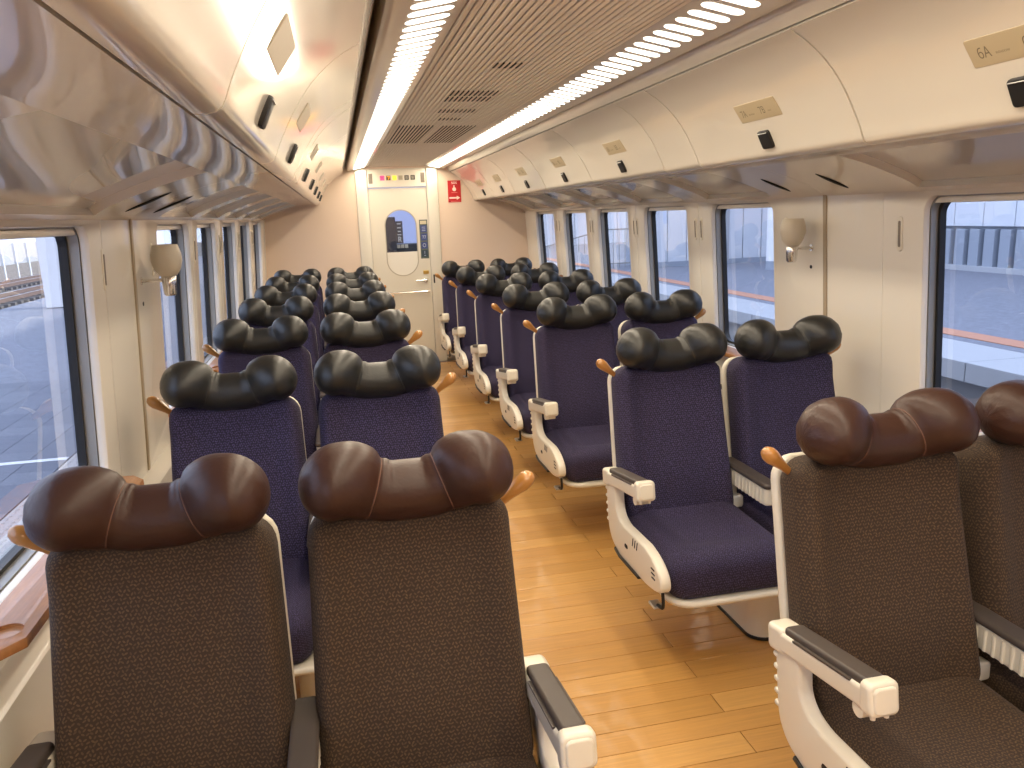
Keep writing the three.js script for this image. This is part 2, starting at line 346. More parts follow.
for (const s of [-1, 1]) {
  const t = thing('ceiling_lamp_strip', 'long strip of glowing oval ceiling lamps ' + (s > 0 ? "on the red sign's side" : 'on the side away from the red sign'), 'lamp strip', [0, 0, 0], 'ceiling lamp strips');
  part('housing', mirrorX(band(curvePoints([[0.288, 2.052], [0.34, 2.043], [0.45, 2.021]], 6).concat([[0.474, 2.017], [0.486, 2.019], [0.494, 2.026], [0.496, 2.036], [0.496, 2.10], [0.496, 2.20]]), 0.008, Z_END, Z_REAR, 0.9), s), M.lampHousing, t, 'glossy beige lamp panel');
  const lens = slab(0.120, 0.045, 0.002, 0.0220, 0.0008, { nc: 6, nr: 1 }).rotateX(Math.PI / 2).rotateZ(-s * 0.2);
  for (let z = -8.22; z < Z_REAR - 0.1; z += 0.0787) part('lamp_lens', lens, M.lens, t).position.set(s * 0.374, 2.0357, z);
}

// ---------------------------------------------------------------- overhead luggage bins
const DOOR = curvePoints([[0.550, 1.982], [0.612, 1.945], [0.674, 1.890], [0.724, 1.824], [0.766, 1.748], [0.783, 1.709]], 14).concat([[0.789, 1.697], [0.799, 1.690], [0.812, 1.687], [0.828, 1.687]]);
const doorAt = (x) => { for (let i = 0; i < DOOR.length - 1; i++) if (x <= DOOR[i + 1][0]) { const [a, b] = [DOOR[i], DOOR[i + 1]], t = (x - a[0]) / (b[0] - a[0]); return [a[1] + t * (b[1] - a[1]), Math.atan2(b[1] - a[1], b[0] - a[0])]; } };
const BINS_BY_SIDE = { '-1': [[Z_END, -7.42], [-7.42, -6.42], [-6.42, -5.42], [-5.42, -4.42], [-4.42, -3.40], [-3.18, -2.18], [-2.18, -1.20], [-1.20, -0.18], [-0.18, 1.0], [1.0, Z_REAR]], 1: [[-8.02, -7.16], [-7.16, -6.32], [-6.32, -5.35], [-5.35, -4.34], [-4.34, -3.32], [-2.98, -1.97], [-1.97, -0.96], [-0.96, 0.08], [0.08, 1.2], [1.2, Z_REAR]] };
const rows = [12, 11, 10, 9, 8, 7, 6, 5, 4, 3];
const plateTexture = (n) => canvas(512, 160, (c, w, h) => {
  c.fillStyle = '#b8a98c'; c.fillRect(0, 0, w, h); c.fillStyle = '#6d6350';
  c.font = '84px sans-serif'; c.textBaseline = 'middle';
  c.save(); c.scale(0.72, 1); c.fillText(n + 'A', 66, 84); c.fillText(n + 'B', 390, 84); c.restore();
  c.font = '19px sans-serif'; c.fillText('窓 側', 140, 66); c.fillText('通路側', 378, 66); c.font = '17px sans-serif'; c.fillText('WINDOW', 140, 100); c.fillText('AISLE', 378, 100);
});
for (const s of [-1, 1]) {
  const trim = structure('trim_' + (s > 0 ? 3 : 4), 'cream rail above the luggage bin doors ' + (s > 0 ? "on the red sign's side" : 'away from the red sign'), 'rail');
  part('rail', mirrorX(band([[0.520, 2.20], [0.520, 2.10], [0.520, 2.034], [0.523, 2.020], [0.528, 2.011], [0.545, 1.988], [0.549, 1.990]], 0.008, Z_END, Z_REAR, 0.7), s), M.bin, trim);
  part('bin_backing', mirrorX(merge([box(0.60, 0.606, 1.70, 2.2, Z_END, Z_REAR).translate(0.27, 0, 0), box(0.52, 0.90, 2.19, 2.2, Z_END, Z_REAR)]), s), M.sheet, trim);
  BINS_BY_SIDE[s].forEach(([z0, z1], i) => {
    const t = thing('overhead_bin', s > 0 ? `cream overhead luggage bin with black latch and number plate ${rows[i]}A ${rows[i]}B` : `glossy cream overhead luggage bin facing the bin of seats ${rows[i]}A ${rows[i]}B`, 'luggage bin', [0, 0, 0], 'overhead luggage bins');
    part('door', mirrorX(band(DOOR, 0.02, z0 + 0.004, z1 - 0.004, 0.6), s), M.bin, t, 'curved cream bin door');
    part('box', mirrorX(box(0.845, 0.865, 1.712, 2.19, z0 + 0.004, z1 - 0.004), s), M.sheet, t);
    const zm = (z0 + z1) / 2, [ly, la] = doorAt(0.768);
    const place = (g, x, dz, lift = 0) => { const [y, a] = doorAt(x); return mirrorX(g.rotateX(Math.PI / 2).rotateZ(a).translate(x - Math.sin(a) * -lift - 0, y - Math.cos(a) * lift, zm + dz), s); };
    const latch = part('latch', place(slab(0.062, 0.066, 0.014, 0.009, 0.004, { nc: 3, nr: 2 }), 0.766, 0.035, 0.003), M.black, t, 'black plastic latch');
    part('latch_line', place(slab(0.003, 0.056, 0.003, 0.001, 0.001, { nc: 1, nr: 1 }), 0.755, 0.035, 0.0105), M.metal, latch);
    if (s > 0) { const g = slab(0.066, 0.25, 0.003, 0.004, 0.001, { nc: 2, nr: 1 }); const u = g.attributes.uv, p = g.attributes.position;
      for (let k = 0; k < u.count; k++) u.setXY(k, 0.5 + p.getY(k) / 0.25, 0.5 - p.getX(k) / 0.066);
      part('number_plate', place(g, 0.716, 0.055, 0.001), i > 3 ? std(lin(1, 1, 1), 0.45, { map: plateTexture(rows[i]) }) : std(lin(1, 1, 1), 0.45, { map: plateTexture(rows[i]) }), t, 'beige seat number plate');
    } else part('number_plate', place(slab(0.066, 0.25, 0.003, 0.004, 0.001, { nc: 2, nr: 1 }), 0.716, 0.18, 0.001), M.plate, t, 'beige seat number plate');
  });
  const f = thing('bin_filler', 'narrow fixed cream panel between the luggage bins ' + (s > 0 ? "on the red sign's side" : 'away from the red sign'), 'panel');
  if (s > 0) { const e = thing('bin_end_filler', 'narrow fixed cream panel between the last luggage bin and the red sign', 'panel');
    part('panel', mirrorX(band(DOOR, 0.02, Z_END + 0.006, -8.024, 0.6), s), M.bin, e); }
  part('panel', mirrorX(band(DOOR, 0.02, s > 0 ? -3.316 : -3.396, s > 0 ? -2.984 : -3.184, 0.6), s), M.bin, f);
}

// ---------------------------------------------------------------- end wall with sliding door
{
  const w = structure('wall_end', 'end wall beside the cream door, peach from lamp glow put in its colour', 'wall');
  for (const s of [-1, 1]) part('wall_panel', mirrorX(box(0.415, 1.46, -0.1, 2.26, Z_END - 0.08, Z_END), s), M.endWallGlowTint, w);
  part('lintel', box(-0.415, 0.415, 2.02, 2.26, Z_END - 0.08, Z_END), M.endWallGlowTint, w);
  for (const s of [-1, 1]) part('skirting', mirrorX(block(0.42, 1.33, 0.0, 0.07, Z_END - 0.002, Z_END + 0.008, 0.003), s), M.frameGrey, w);
  const r = structure('wall_rear', 'cream end wall behind the viewer', 'wall');
  part('wall_panel', box(-1.5, 1.5, -0.1, 2.3, Z_REAR, Z_REAR + 0.08), M.endWallGlowTint, r);

  const d = structure('door_1', 'cream end door with rounded window, lever and grab bar', 'door');
  for (const s of [-1, 1]) part('frame_post', mirrorX(block(0.300, 0.420, 0, 2.035, Z_END - 0.06, Z_END + 0.025, 0.012), s), M.door, d);
  const sh = new THREE.Shape(); sh.moveTo(-0.297, 0.012); sh.lineTo(0.297, 0.012); sh.lineTo(0.297, 1.838); sh.lineTo(-0.297, 1.838); sh.closePath();
  const wx = 0.012, wr = 0.163;
  const stadium = (P, r) => { P.moveTo(wx - r, 0.94 + wr); P.absarc(wx, 0.94 + wr, r, Math.PI, Math.PI * 2); P.lineTo(wx + r, 1.618 - wr); P.absarc(wx, 1.618 - wr, r, 0, Math.PI); P.closePath(); return P; };
  sh.holes.push(stadium(new THREE.Path(), wr));
  const leaf = part('door_leaf', new THREE.ExtrudeGeometry(sh, { depth: 0.03, bevelEnabled: false, curveSegments: 24 }).translate(0, 0, Z_END - 0.04), M.door, d);
  const ring = stadium(new THREE.Shape(), wr + 0.004); ring.holes.push(stadium(new THREE.Path(), wr - 0.006));
  part('window_seal', new THREE.ExtrudeGeometry(ring, { depth: 0.006, bevelEnabled: false, curveSegments: 24 }).translate(0, 0, Z_END - 0.013), std(lin(0.42, 0.38, 0.30), 0.5), d);
  part('pane', new THREE.ExtrudeGeometry(stadium(new THREE.Shape(), wr - 0.002), { depth: 0.001, bevelEnabled: false, curveSegments: 24 }).translate(0, 0, Z_END - 0.03), M.glass, d, 'clear upper pane');
  const film = new THREE.Shape(); film.moveTo(wx - wr + 0.004, 1.187); film.lineTo(wx - wr + 0.004, 0.94 + wr); film.absarc(wx, 0.94 + wr, wr - 0.004, Math.PI, Math.PI * 2); film.lineTo(wx + wr - 0.004, 1.187); film.closePath();
  part('frosted_film', new THREE.ExtrudeGeometry(film, { depth: 0.002, bevelEnabled: false, curveSegments: 24 }).translate(0, 0, Z_END - 0.028), std(lin(0.74, 0.71, 0.64), 0.6), d, 'milky film on the lower half of the pane');
  const head = part('header', block(-0.297, 0.297, 1.845, 2.03, Z_END - 0.05, Z_END + 0.012, 0.006), M.door, d, 'header with pictogram display');
  for (const s of [-1, 1]) part('speaker_grille', mirrorX(block(0.245, 0.285, 1.885, 1.985, Z_END + 0.010, Z_END + 0.015, 0.002), s), M.groove, head);
  const icons = ['#ff3a62', '#ffae2e', '#ffb43a', '#b0a48e', '#1d1a17', '#1d1a17'], glyph = ['✕', '?', '●', '', '', ''];
  icons.forEach((col, i) => {
    const tx = canvas(64, 64, (c) => { c.fillStyle = i === 1 ? '#3a2408' : col; c.fillRect(0, 0, 64, 64); c.strokeStyle = c.fillStyle = ['#7a0f24', '#ffae2e', '#c06a10', '#8d826e', '#c9c0ae', '#c9c0ae'][i]; c.lineWidth = 6;
      if (i === 0) { c.beginPath(); c.moveTo(14, 14); c.lineTo(50, 50); c.moveTo(50, 14); c.lineTo(14, 50); c.stroke(); }
      if (i === 1) { c.beginPath(); c.moveTo(14, 14); c.lineTo(50, 14); c.lineTo(30, 54); c.stroke(); }
      if (i === 2) { c.beginPath(); c.arc(32, 32, 18, 0, 7); c.stroke(); }
      if (i > 2) { c.lineWidth = 4; c.strokeRect(16, 14, 32, 36); c.beginPath(); c.moveTo(16, 32); c.lineTo(48, 32); c.moveTo(32, 14); c.lineTo(32, 50); c.stroke(); } });
    const lit = i < 3;
    part('pictogram', new THREE.PlaneGeometry(0.044, 0.046).translate(-0.146 + i * 0.062, 1.938, Z_END + 0.0135), std(lin(1, 1, 1), 0.5, { map: tx, ...(lit ? { emissive: lin(1, 1, 1), emissiveMap: tx, emissiveIntensity: 0.7 } : {}) }), head);
  });
  part('grab_bar', merge([new THREE.CylinderGeometry(0.010, 0.010, 0.42, 14).rotateZ(Math.PI / 2).translate(0.045, 0.768, Z_END + 0.045), ...[-0.14, 0.23].map((x) => new THREE.CylinderGeometry(0.008, 0.008, 0.06, 12).rotateX(Math.PI / 2).translate(x, 0.768, Z_END + 0.016)), ...[-1, 1].map((e) => new THREE.SphereGeometry(0.012, 14, 10).translate(0.045 + e * 0.21, 0.768, Z_END + 0.045))]), M.chrome, d, 'chrome grab bar');
  part('lever', merge([new THREE.CylinderGeometry(0.022, 0.022, 0.02, 20).rotateX(Math.PI / 2).translate(0.238, 0.885, Z_END), new THREE.CylinderGeometry(0.008, 0.008, 0.05, 12).rotateX(Math.PI / 2).translate(0.238, 0.885, Z_END + 0.02), block(0.13, 0.25, 0.876, 0.894, Z_END + 0.036, Z_END + 0.05, 0.005)]), M.chrome, d, 'chrome lever handle');
  part('lock_plate', block(0.218, 0.276, 0.948, 0.984, Z_END - 0.012, Z_END - 0.002, 0.003), M.brass, d, 'brass lock plate');
  part('strike', block(0.318, 0.334, 0.85, 0.94, Z_END + 0.02, Z_END + 0.028, 0.002), M.black, d);
  // strip of pictograms beside the door window
  const poster = canvas(128, 512, (c) => {
    c.fillStyle = '#55605a'; c.fillRect(0, 0, 128, 512); c.fillStyle = '#cbbfa2'; c.fillRect(14, 14, 100, 44);
    for (let i = 0; i < 4; i++) { const y = 74 + i * 108; c.fillStyle = i < 3 ? '#39477f' : '#2b3b4a'; c.fillRect(16, y, 96, 92); c.strokeStyle = '#a9b4cf'; c.lineWidth = 7; c.beginPath();
      if (i === 0) { c.moveTo(36, y + 24); c.lineTo(92, y + 24); c.moveTo(36, y + 48); c.lineTo(92, y + 48); c.moveTo(36, y + 70); c.lineTo(92, y + 70); }
      if (i === 1) { c.moveTo(34, y + 30); c.lineTo(94, y + 30); c.lineTo(76, y + 68); c.moveTo(60, y + 30); c.lineTo(46, y + 66); }
      if (i === 2) c.arc(64, y + 46, 22, 0, 7);
      if (i === 3) { c.moveTo(64, y + 14); c.lineTo(64, y + 54); c.moveTo(52, y + 74); c.lineTo(80, y + 74); }
      c.stroke(); }
  });
  const pm = part('pictogram_strip', new THREE.BoxGeometry(0.085, 0.40, 0.003).translate(0.246, 1.31, Z_END - 0.008), std(lin(1, 1, 1), 0.4, { map: poster }), d, 'blue strip of pictogram stickers');
  // emergency sign
  const red = canvas(256, 420, (c) => {
    c.fillStyle = '#c01a20'; c.fillRect(0, 0, 256, 420); c.fillStyle = '#f5dcd2'; c.font = 'bold 62px sans-serif'; c.textAlign = 'center'; c.fillText('SOS', 128, 68);
    c.beginPath(); c.arc(126, 168, 38, 0, 7); c.fill(); c.fillRect(112, 92, 24, 70); c.globalAlpha = 0.5; c.fillRect(70, 226, 116, 12); c.globalAlpha = 1;
    c.fillRect(24, 318, 150, 30); c.beginPath(); c.moveTo(168, 292); c.lineTo(236, 333); c.lineTo(168, 374); c.closePath(); c.fill();
    c.globalAlpha = 0.6; c.fillRect(50, 396, 180, 8); c.globalAlpha = 1; c.fillStyle = '#6a0c10'; c.fillRect(18, 388, 22, 22);
  });
  const sg = tag(shade(new THREE.Mesh(new THREE.BoxGeometry(0.136, 0.222, 0.004), std(lin(1, 1, 1), 0.45, { map: red }))), 'red SOS sign with pressing hand and arrow on the end wall', 'sign');
  sg.name = 'emergency_sign'; sg.position.set(0.590, 1.786, Z_END + 0.003); scene.add(sg);
}

// ---------------------------------------------------------------- double seats
// local frame: x across the pair, the front face of the aisle arm at z = 0.2, facing +z
const DZ = 0.2;
const pillowGeo = (() => {
  const N = 64, K = 28, P = [], U = [], I = [];
  const half = 0.215, pos = [];
  for (let i = 0; i <= N; i++) {
    const t = -Math.cos(Math.PI * i / N), a = Math.abs(t), x = half * t * (1 - 0.06 * (1 - a));     // denser rings at the ends
    const ax = Math.abs(x), ear = smooth(0.052, 0.118, ax);
    let ry = 0.0625 + 0.0195 * ear, rz = 0.062 + 0.024 * ear;
    const e = ax > 0.142 ? Math.sqrt(Math.max(1 - ((ax - 0.142) / (half - 0.142)) ** 2, 0)) : 1;
    const crease = Math.exp(-(((ax - 0.070) / 0.008) ** 2)) * 0.008;
    ry *= e; rz *= e;
    const cy = 0.9905 + 0.036 * smooth(0.03, 0.13, ax), cz = -0.372 + 0.03 * smooth(0.04, 0.16, ax), lean = -Math.sign(x) * 0.62 * smooth(0.02, 0.07, ax) * (1 - 0.8 * smooth(0.08, 0.13, ax)) * e;   // cross sections follow the upward bend
    for (let k = 0; k <= K; k++) {
      const q = k / K * Math.PI * 2, c = Math.cos(q), sn = Math.sin(q);
      const puck = ax > 0.14 ? 0.0018 * Math.sin(q * 9) * e * (1 - e) * 4 : 0;
      const cr = crease * (0.35 + 0.65 * smooth(-0.6, 0.7, sn)), yy = (ry + puck - cr) * sn * (sn < 0 ? 1 - 0.15 * ear : 1), zz = (rz + puck - cr) * c;
      P.push(x + yy * lean * 0.55, cy + yy, cz + zz + DZ); U.push(i / N * 0.5, k / K * 0.4);
    }
  }
  for (let i = 0; i < N; i++) for (let k = 0; k < K; k++) { const a = i * (K + 1) + k, b = a + K + 1; I.push(a, a + 1, b, b, a + 1, b + 1); }
  const g = new THREE.BufferGeometry(); g.setAttribute('position', new THREE.Float32BufferAttribute(P, 3)); g.setAttribute('uv', new THREE.Float32BufferAttribute(U, 2)); g.setIndex(I); g.computeVertexNormals();
  // the ring's first and last vertex coincide: share their normals
  const n = g.attributes.normal; for (let i = 0; i <= N; i++) { const a = i * (K + 1), b = a + K; const v = new THREE.Vector3(n.getX(a) + n.getX(b), n.getY(a) + n.getY(b), n.getZ(a) + n.getZ(b)).normalize(); n.setXYZ(a, v.x, v.y, v.z); n.setXYZ(b, v.x, v.y, v.z); }
  const seam = (sx) => {
    const x = sx * 0.070, ear = smooth(0.052, 0.118, 0.070), ry = 0.0625 + 0.0195 * ear, rz = 0.062 + 0.024 * ear, cy = 0.9905 + 0.036 * smooth(0.03, 0.13, 0.070), cz = -0.372 + 0.03 * smooth(0.04, 0.16, 0.070), lean = -sx * 0.62, pts = [];
    for (let k = 0; k < 28; k++) { const q = k / 28 * Math.PI * 2, cr = 0.0082 * (0.35 + 0.65 * smooth(-0.6, 0.7, Math.sin(q))), yy = (ry - cr) * Math.sin(q) * (Math.sin(q) < 0 ? 1 - 0.15 * ear : 1); pts.push(new THREE.Vector3(x + yy * lean * 0.55, cy + yy, cz + (rz - cr) * Math.cos(q) + DZ)); }
    return new THREE.TubeGeometry(new THREE.CatmullRomCurve3(pts, true), 56, 0.0017, 5, true);
  };
  return { body: g, seams: [seam(-1), seam(1)] };
})();

const TILT = -0.235;
const leanBack = (g) => g.rotateX(TILT).translate(0, 0.662, -0.350 + DZ);
const backGeo = leanBack(slab(0.452, 0.60, 0.115, 0.062, 0.042, { nc: 6, ns: 10, ni: 9, nr: 5, deform: (x, y, z) => {
  const up = (y + 0.30) / 0.60, f = z > 0 ? 1 : 0, e = Math.abs(x) / 0.226;
  let zz = z + f * (0.020 * smooth(0.55, 0.88, e) * (1 - smooth(0.93, 1.0, e)) - 0.010 * (1 - e * e) + 0.014 * Math.exp(-(((up - 0.25) / 0.2) ** 2)) * (1 - e * e));
  zz += f * 0.012 * smooth(0.82, 0.95, up);
  return [x * (1 - 0.075 * up), y, zz];
} }));
const shellGeo = leanBack(slab(0.446, 0.60, 0.03, 0.06, 0.012, { nc: 5, ns: 4, ni: 2, nr: 3, deform: (x, y, z) => [x * (1 - 0.065 * (y + 0.3) / 0.6), y + 0.002, z - 0.066] }));
const cushionGeo = slab(0.448, 0.53, 0.16, 0.07, 0.06, { nc: 6, ns: 10, ni: 8, nr: 5, deform: (x, y, z) => {
  const e = Math.abs(x) / 0.224, fr = (y + 0.265) / 0.53, f = z > 0 ? 1 : 0;            // fr: 0 at the rear edge, 1 at the front
  return [x, y, z + f * (-0.022 * (1 - smooth(0.35, 0.85, e)) * smooth(0.1, 0.3, fr) * (1 - smooth(0.65, 0.85, fr)) + 0.006 * smooth(0.7, 0.85, fr) * (1 - e * e)) - (f ? 0 : 0.0)];
} });
cushionGeo.rotateX(-Math.PI / 2);                       // +y (front) becomes -z
cushionGeo.rotateY(Math.PI).rotateX(0.03).translate(0, 0.352, -0.068 + DZ);
const panGeo = slab(0.93, 0.55, 0.024, 0.09, 0.011, { nc: 6, ni: 1 }).rotateX(-Math.PI / 2).translate(0, 0.266, -0.072 + DZ);
const pedestalGeo = slab(0.18, 0.36, 0.25, 0.06, 0.006, { nc: 7 }).rotateX(-Math.PI / 2).translate(0, 0.13, -0.13 + DZ);
const plinthGeo = slab(0.19, 0.37, 0.012, 0.065, 0.002, { nc: 7 }).rotateX(-Math.PI / 2).translate(0, 0.006, -0.13 + DZ);
const knobGeo = new THREE.LatheGeometry([[0, -0.015], [0.009, -0.012], [0.0095, 0.012], [0.011, 0.03], [0.0155, 0.052], [0.019, 0.07], [0.0185, 0.084], [0.013, 0.096], [0.005, 0.101], [0, 0.1015]].map(([x, y]) => V2(x, y)), 20);

// aisle and window side frame: rear post, lower wing
function frameShape() {
  const s = new THREE.Shape();
  s.moveTo(-0.345, 0.575); s.lineTo(-0.322, 0.40); s.quadraticCurveTo(-0.315, 0.315, -0.235, 0.298); s.lineTo(-0.19, 0.286); s.lineTo(0.05, 0.29);
  s.quadraticCurveTo(0.14, 0.298, 0.178, 0.318); s.quadraticCurveTo(0.198, 0.336, 0.178, 0.37); s.quadraticCurveTo(0.14, 0.412, 0.03, 0.425); s.lineTo(-0.15, 0.42);
  s.quadraticCurveTo(-0.225, 0.425, -0.235, 0.475); s.lineTo(-0.245, 0.58); s.closePath();
  return s;
}
const alongX = (shape, t, bevel) => new THREE.ExtrudeGeometry(shape, { depth: t - 2 * bevel, bevelEnabled: true, bevelSize: bevel, bevelThickness: bevel, bevelOffset: -bevel, bevelSegments: 3, curveSegments: 8 })
  .translate(0, 0, -t / 2 + bevel);
const frameGeo = remap(alongX(frameShape(), 0.038, 0.008), (a, b, c) => [c, b, a + DZ], true, 0.7);
const ARM_TILT = -0.15;
const armLay = (g) => g.rotateX(ARM_TILT).translate(0, 0.632, DZ);        // built with its front top edge at the origin, running to -z
const armGeo = () => armLay(merge([slab(0.062, 0.345, 0.048, 0.014, 0.010, { nc: 3 }).rotateX(Math.PI / 2).translate(0, -0.034, -0.19), slab(0.064, 0.07, 0.064, 0.016, 0.012, { nc: 3 }).rotateX(Math.PI / 2).translate(0, -0.034, -0.338)]));
const padGeo = armLay(slab(0.050, 0.285, 0.022, 0.012, 0.008, { nc: 3 }).rotateX(Math.PI / 2).translate(0, -0.006, -0.165));
const capGeo = armLay(slab(0.068, 0.070, 0.034, 0.014, 0.009, { nc: 4 }).translate(0, -0.030, -0.012));
const capFaceGeo = armLay(slab(0.052, 0.054, 0.012, 0.012, 0.005, { nc: 4 }).translate(0, -0.031, 0.004));
const hingeGeo = armLay(merge([new THREE.CylinderGeometry(0.017, 0.017, 0.05, 20).rotateZ(Math.PI / 2).translate(0, -0.066, -0.045), ...[-0.015, 0.015].map((x) => new THREE.CylinderGeometry(0.007, 0.005, 0.014, 10).translate(x, -0.068, -0.014))]));
const sidePanelGeo = armLay(new THREE.BoxGeometry(0.0635, 0.0045, 0.20).translate(0, -0.012, -0.16));
const ribGeo = merge(Array.from({ length: 6 }, (_, k) => slab(0.044, 0.013, 0.018, 0.005, 0.004, { nc: 2, nr: 2 }).translate(0, 0.535 - k * 0.03, -0.336 + 0.0035 * k + DZ)));
const onSide = (list, sx) => merge(list.map(([z, y, w, h, a = 0]) => slab(w, h, 0.006, Math.min(w, h) * 0.45, 0.0012, { nc: 2, nr: 1 }).rotateZ(a).rotateY(Math.PI / 2).translate(sx * 0.0175, y, z + DZ)));
const slotsGeo = (sx) => onSide([[-0.06, 0.395, 0.006, 0.034, 0.25], [-0.04, 0.395, 0.006, 0.034, 0.25], [-0.02, 0.395, 0.006, 0.034, 0.25], [0.12, 0.375, 0.03, 0.006], [0.123, 0.36, 0.03, 0.006], [0.126, 0.345, 0.03, 0.006], [-0.125, 0.352, 0.03, 0.016]], sx);
const bumperGeo = remap(alongX(new THREE.Shape([[-0.24, 0.293], [-0.19, 0.281], [0.0, 0.284], [0.0, 0.294], [-0.185, 0.292], [-0.235, 0.304]].map(([x, y]) => V2(x, y))), 0.05, 0.002), (a, b, c) => [c, b, a + DZ], true, 0.6);
const pedalGeo = (() => { const c = new THREE.CatmullRomCurve3([[0, 0.30, 0.15], [0, 0.268, 0.155], [0, 0.248, 0.15], [0, 0.238, 0.11]].map(([x, y, z]) => new THREE.Vector3(x, y, z + DZ))); return new THREE.TubeGeometry(c, 16, 0.006, 8); })();
const pedalPadGeo = block(-0.018, 0.018, 0.228, 0.238, 0.07 + DZ, 0.12 + DZ, 0.003);
const midArmGeo = merge([slab(0.044, 0.34, 0.066, 0.014, 0.008, { nc: 3 }).rotateX(Math.PI / 2).translate(0, 0.516, -0.19 + DZ), ...Array.from({ length: 9 }, (_, k) => slab(0.050, 0.012, 0.056, 0.004, 0.003, { nc: 2, nr: 1 }).rotateX(Math.PI / 2).translate(0, 0.513, -0.055 - k * 0.026 + DZ))]);
const midPadGeo = slab(0.056, 0.34, 0.02, 0.014, 0.008, { nc: 3 }).rotateX(Math.PI / 2).translate(0, 0.557, -0.185 + DZ);
const spineGeo = merge([block(-0.016, 0.016, 0.40, 0.545, -0.35 + DZ, -0.29 + DZ, 0.006), slab(0.05, 0.05, 0.03, 0.01, 0.006).translate(0, 0.415, -0.27 + DZ)]);

const SEAT_DX = 0.2415;
const rotateKnob = (s) => knobGeo.clone().rotateZ(-s * 0.85).rotateX(0.15);
function doubleSeat(side, z, brown, label) {
  // side -1: wall to the left (aisle at +x); side 1: wall to the right (aisle at -x)
  const t = thing('double_seat', label, 'seat', [side * 0.788, 0, -z - DZ], 'rows of double seats');
  const fab = brown ? M.brown : M.navy, lea = brown ? M.brownLeather : M.blackLeather, smt = brown ? M.brownSeam : M.blackSeam;
  part('pedestal', pedestalGeo, M.shell, t, 'cream pedestal'); part('plinth', plinthGeo, M.black, t);
  part('seat_pan', panGeo, M.shell, t, 'cream seat pan');
  for (const d of [-1, 1]) {
    const at = (m) => { m.position.x = d * SEAT_DX; return m; };
    at(part('seat_cushion', cushionGeo, fab, t)); at(part('backrest', backGeo, fab, t)); at(part('back_shell', shellGeo, M.shell, t, 'cream back shell'));
    const p = at(part('head_pillow', pillowGeo.body, lea, t, (brown ? 'brown' : 'black') + ' leather pillow with two ear-like lobes'));
    for (const g of pillowGeo.seams) part('seam', g, smt, p);
    const k = part('grab_knob', rotateKnob(d), M.knob, t, 'pear-shaped varnished wooden grab knob'); k.position.set(d * (SEAT_DX + 0.197), 0.918, -0.415 + DZ);
    // outer armrest with side frame
    const x = d * 0.485, aisle = d === -side;
    const f = part('side_frame', frameGeo, M.shell, t, 'cream side frame'); f.position.x = x + d * 0.004;
    part('rib', ribGeo, M.shell, f); part('slots', slotsGeo(d), M.slot, f); part('bumper', bumperGeo, M.black, f);
    const a = part('armrest', armMesh, M.shell, t, 'cream armrest'); a.position.x = x;
    part('arm_pad', padGeo, M.pad, a, 'dark padded arm top'); part('side_groove', sidePanelGeo, M.pad, a); part('end_cap', capGeo, M.shell, a); part('cap_face', capFaceGeo, M.shell, a); part('hinge', hingeGeo, M.shell, a);
    if (aisle) { const q = part('foot_pedal', pedalGeo, M.black, t, 'black foot pedal'); q.position.x = x; part('tread', pedalPadGeo, M.metal, q); }
  }
  const m = part('middle_armrest', midArmGeo, M.shell, t, 'ribbed cream armrest between the seats'); part('arm_pad', midPadGeo, M.pad, m);
  part('spine', spineGeo, M.shell, t);
  return t;
}
const armMesh = armGeo();
const ROWS = { 1: [1.155, 2.35, 3.55, 4.42, 5.39, 6.36, 7.33], '-1': [1.166, 2.31, 3.44, 4.44, 5.38, 6.28, 7.16] };
const nth = ['seventh', 'sixth', 'fifth', 'fourth', 'third', 'second', 'first'];
for (const s of [-1, 1]) ROWS[s].forEach((z, i) => doubleSeat(s, z, i === 0, i === 0
  ? 'brown double seat with brown ear-shaped head pillows ' + (s > 0 ? "on the red sign's side of the aisle" : 'across the aisle from the red sign')
  : `navy double seat, ${nth[i]} from the end door, ` + (s > 0 ? "on the red sign's side" : 'across the aisle from the red sign')));

// ---------------------------------------------------------------- beyond the end door
{
  const dark = std(lin(0.02, 0.022, 0.03), 0.6);
  const f = structure('trim_5', 'floor of the vestibule beyond the end door', 'floor');
  part('vestibule_floor', box(-1.4, 1.4, -0.1, 0, -11.5, Z_END - 0.1), M.frameGrey, f);
  part('next_car_wall', box(-1.5, 1.5, 0, 2.4, -11.6, -11.5), std(lin(0.40, 0.44, 0.60), 0.6), f);
  const c1 = thing('equipment_cabinet', 'dark stepped equipment cabinet seen through the end door window', 'cabinet', [0, 0, -9.3]);
  part('tall_block', block(-0.13, 0.02, 0, 1.55, -0.15, 0.15, 0.01), dark, c1); part('low_block', block(-0.30, -0.131, 0, 1.41, -0.15, 0.15, 0.01), dark, c1); part('base', block(0.021, 0.34, 0, 1.24, -0.15, 0.10, 0.01), dark, c1);
  const tx = canvas(96, 256, (c) => { c.fillStyle = '#33363a'; c.fillRect(0, 0, 96, 256); c.fillStyle = '#b9bdb8'; c.font = 'bold 84px sans-serif'; c.textAlign = 'center'; c.fillText('R', 50, 238); c.fillRect(24, 24, 50, 12); c.fillRect(24, 70, 50, 12); c.fillRect(30, 112, 40, 12); c.fillRect(24, 150, 50, 12); });
  part('lettered_board', new THREE.BoxGeometry(0.085, 0.25, 0.01).translate(0.058, 1.375, 0.12), std(lin(1, 1, 1), 0.5, { map: tx }), c1, 'grey board with pale letters');
  for (let i = 0; i < 4; i++) part('small_plate', block(-0.02 + i * 0.045, 0.018 + i * 0.045, 1.195, 1.235, 0.101, 0.108, 0.002), M.plate, c1);
}

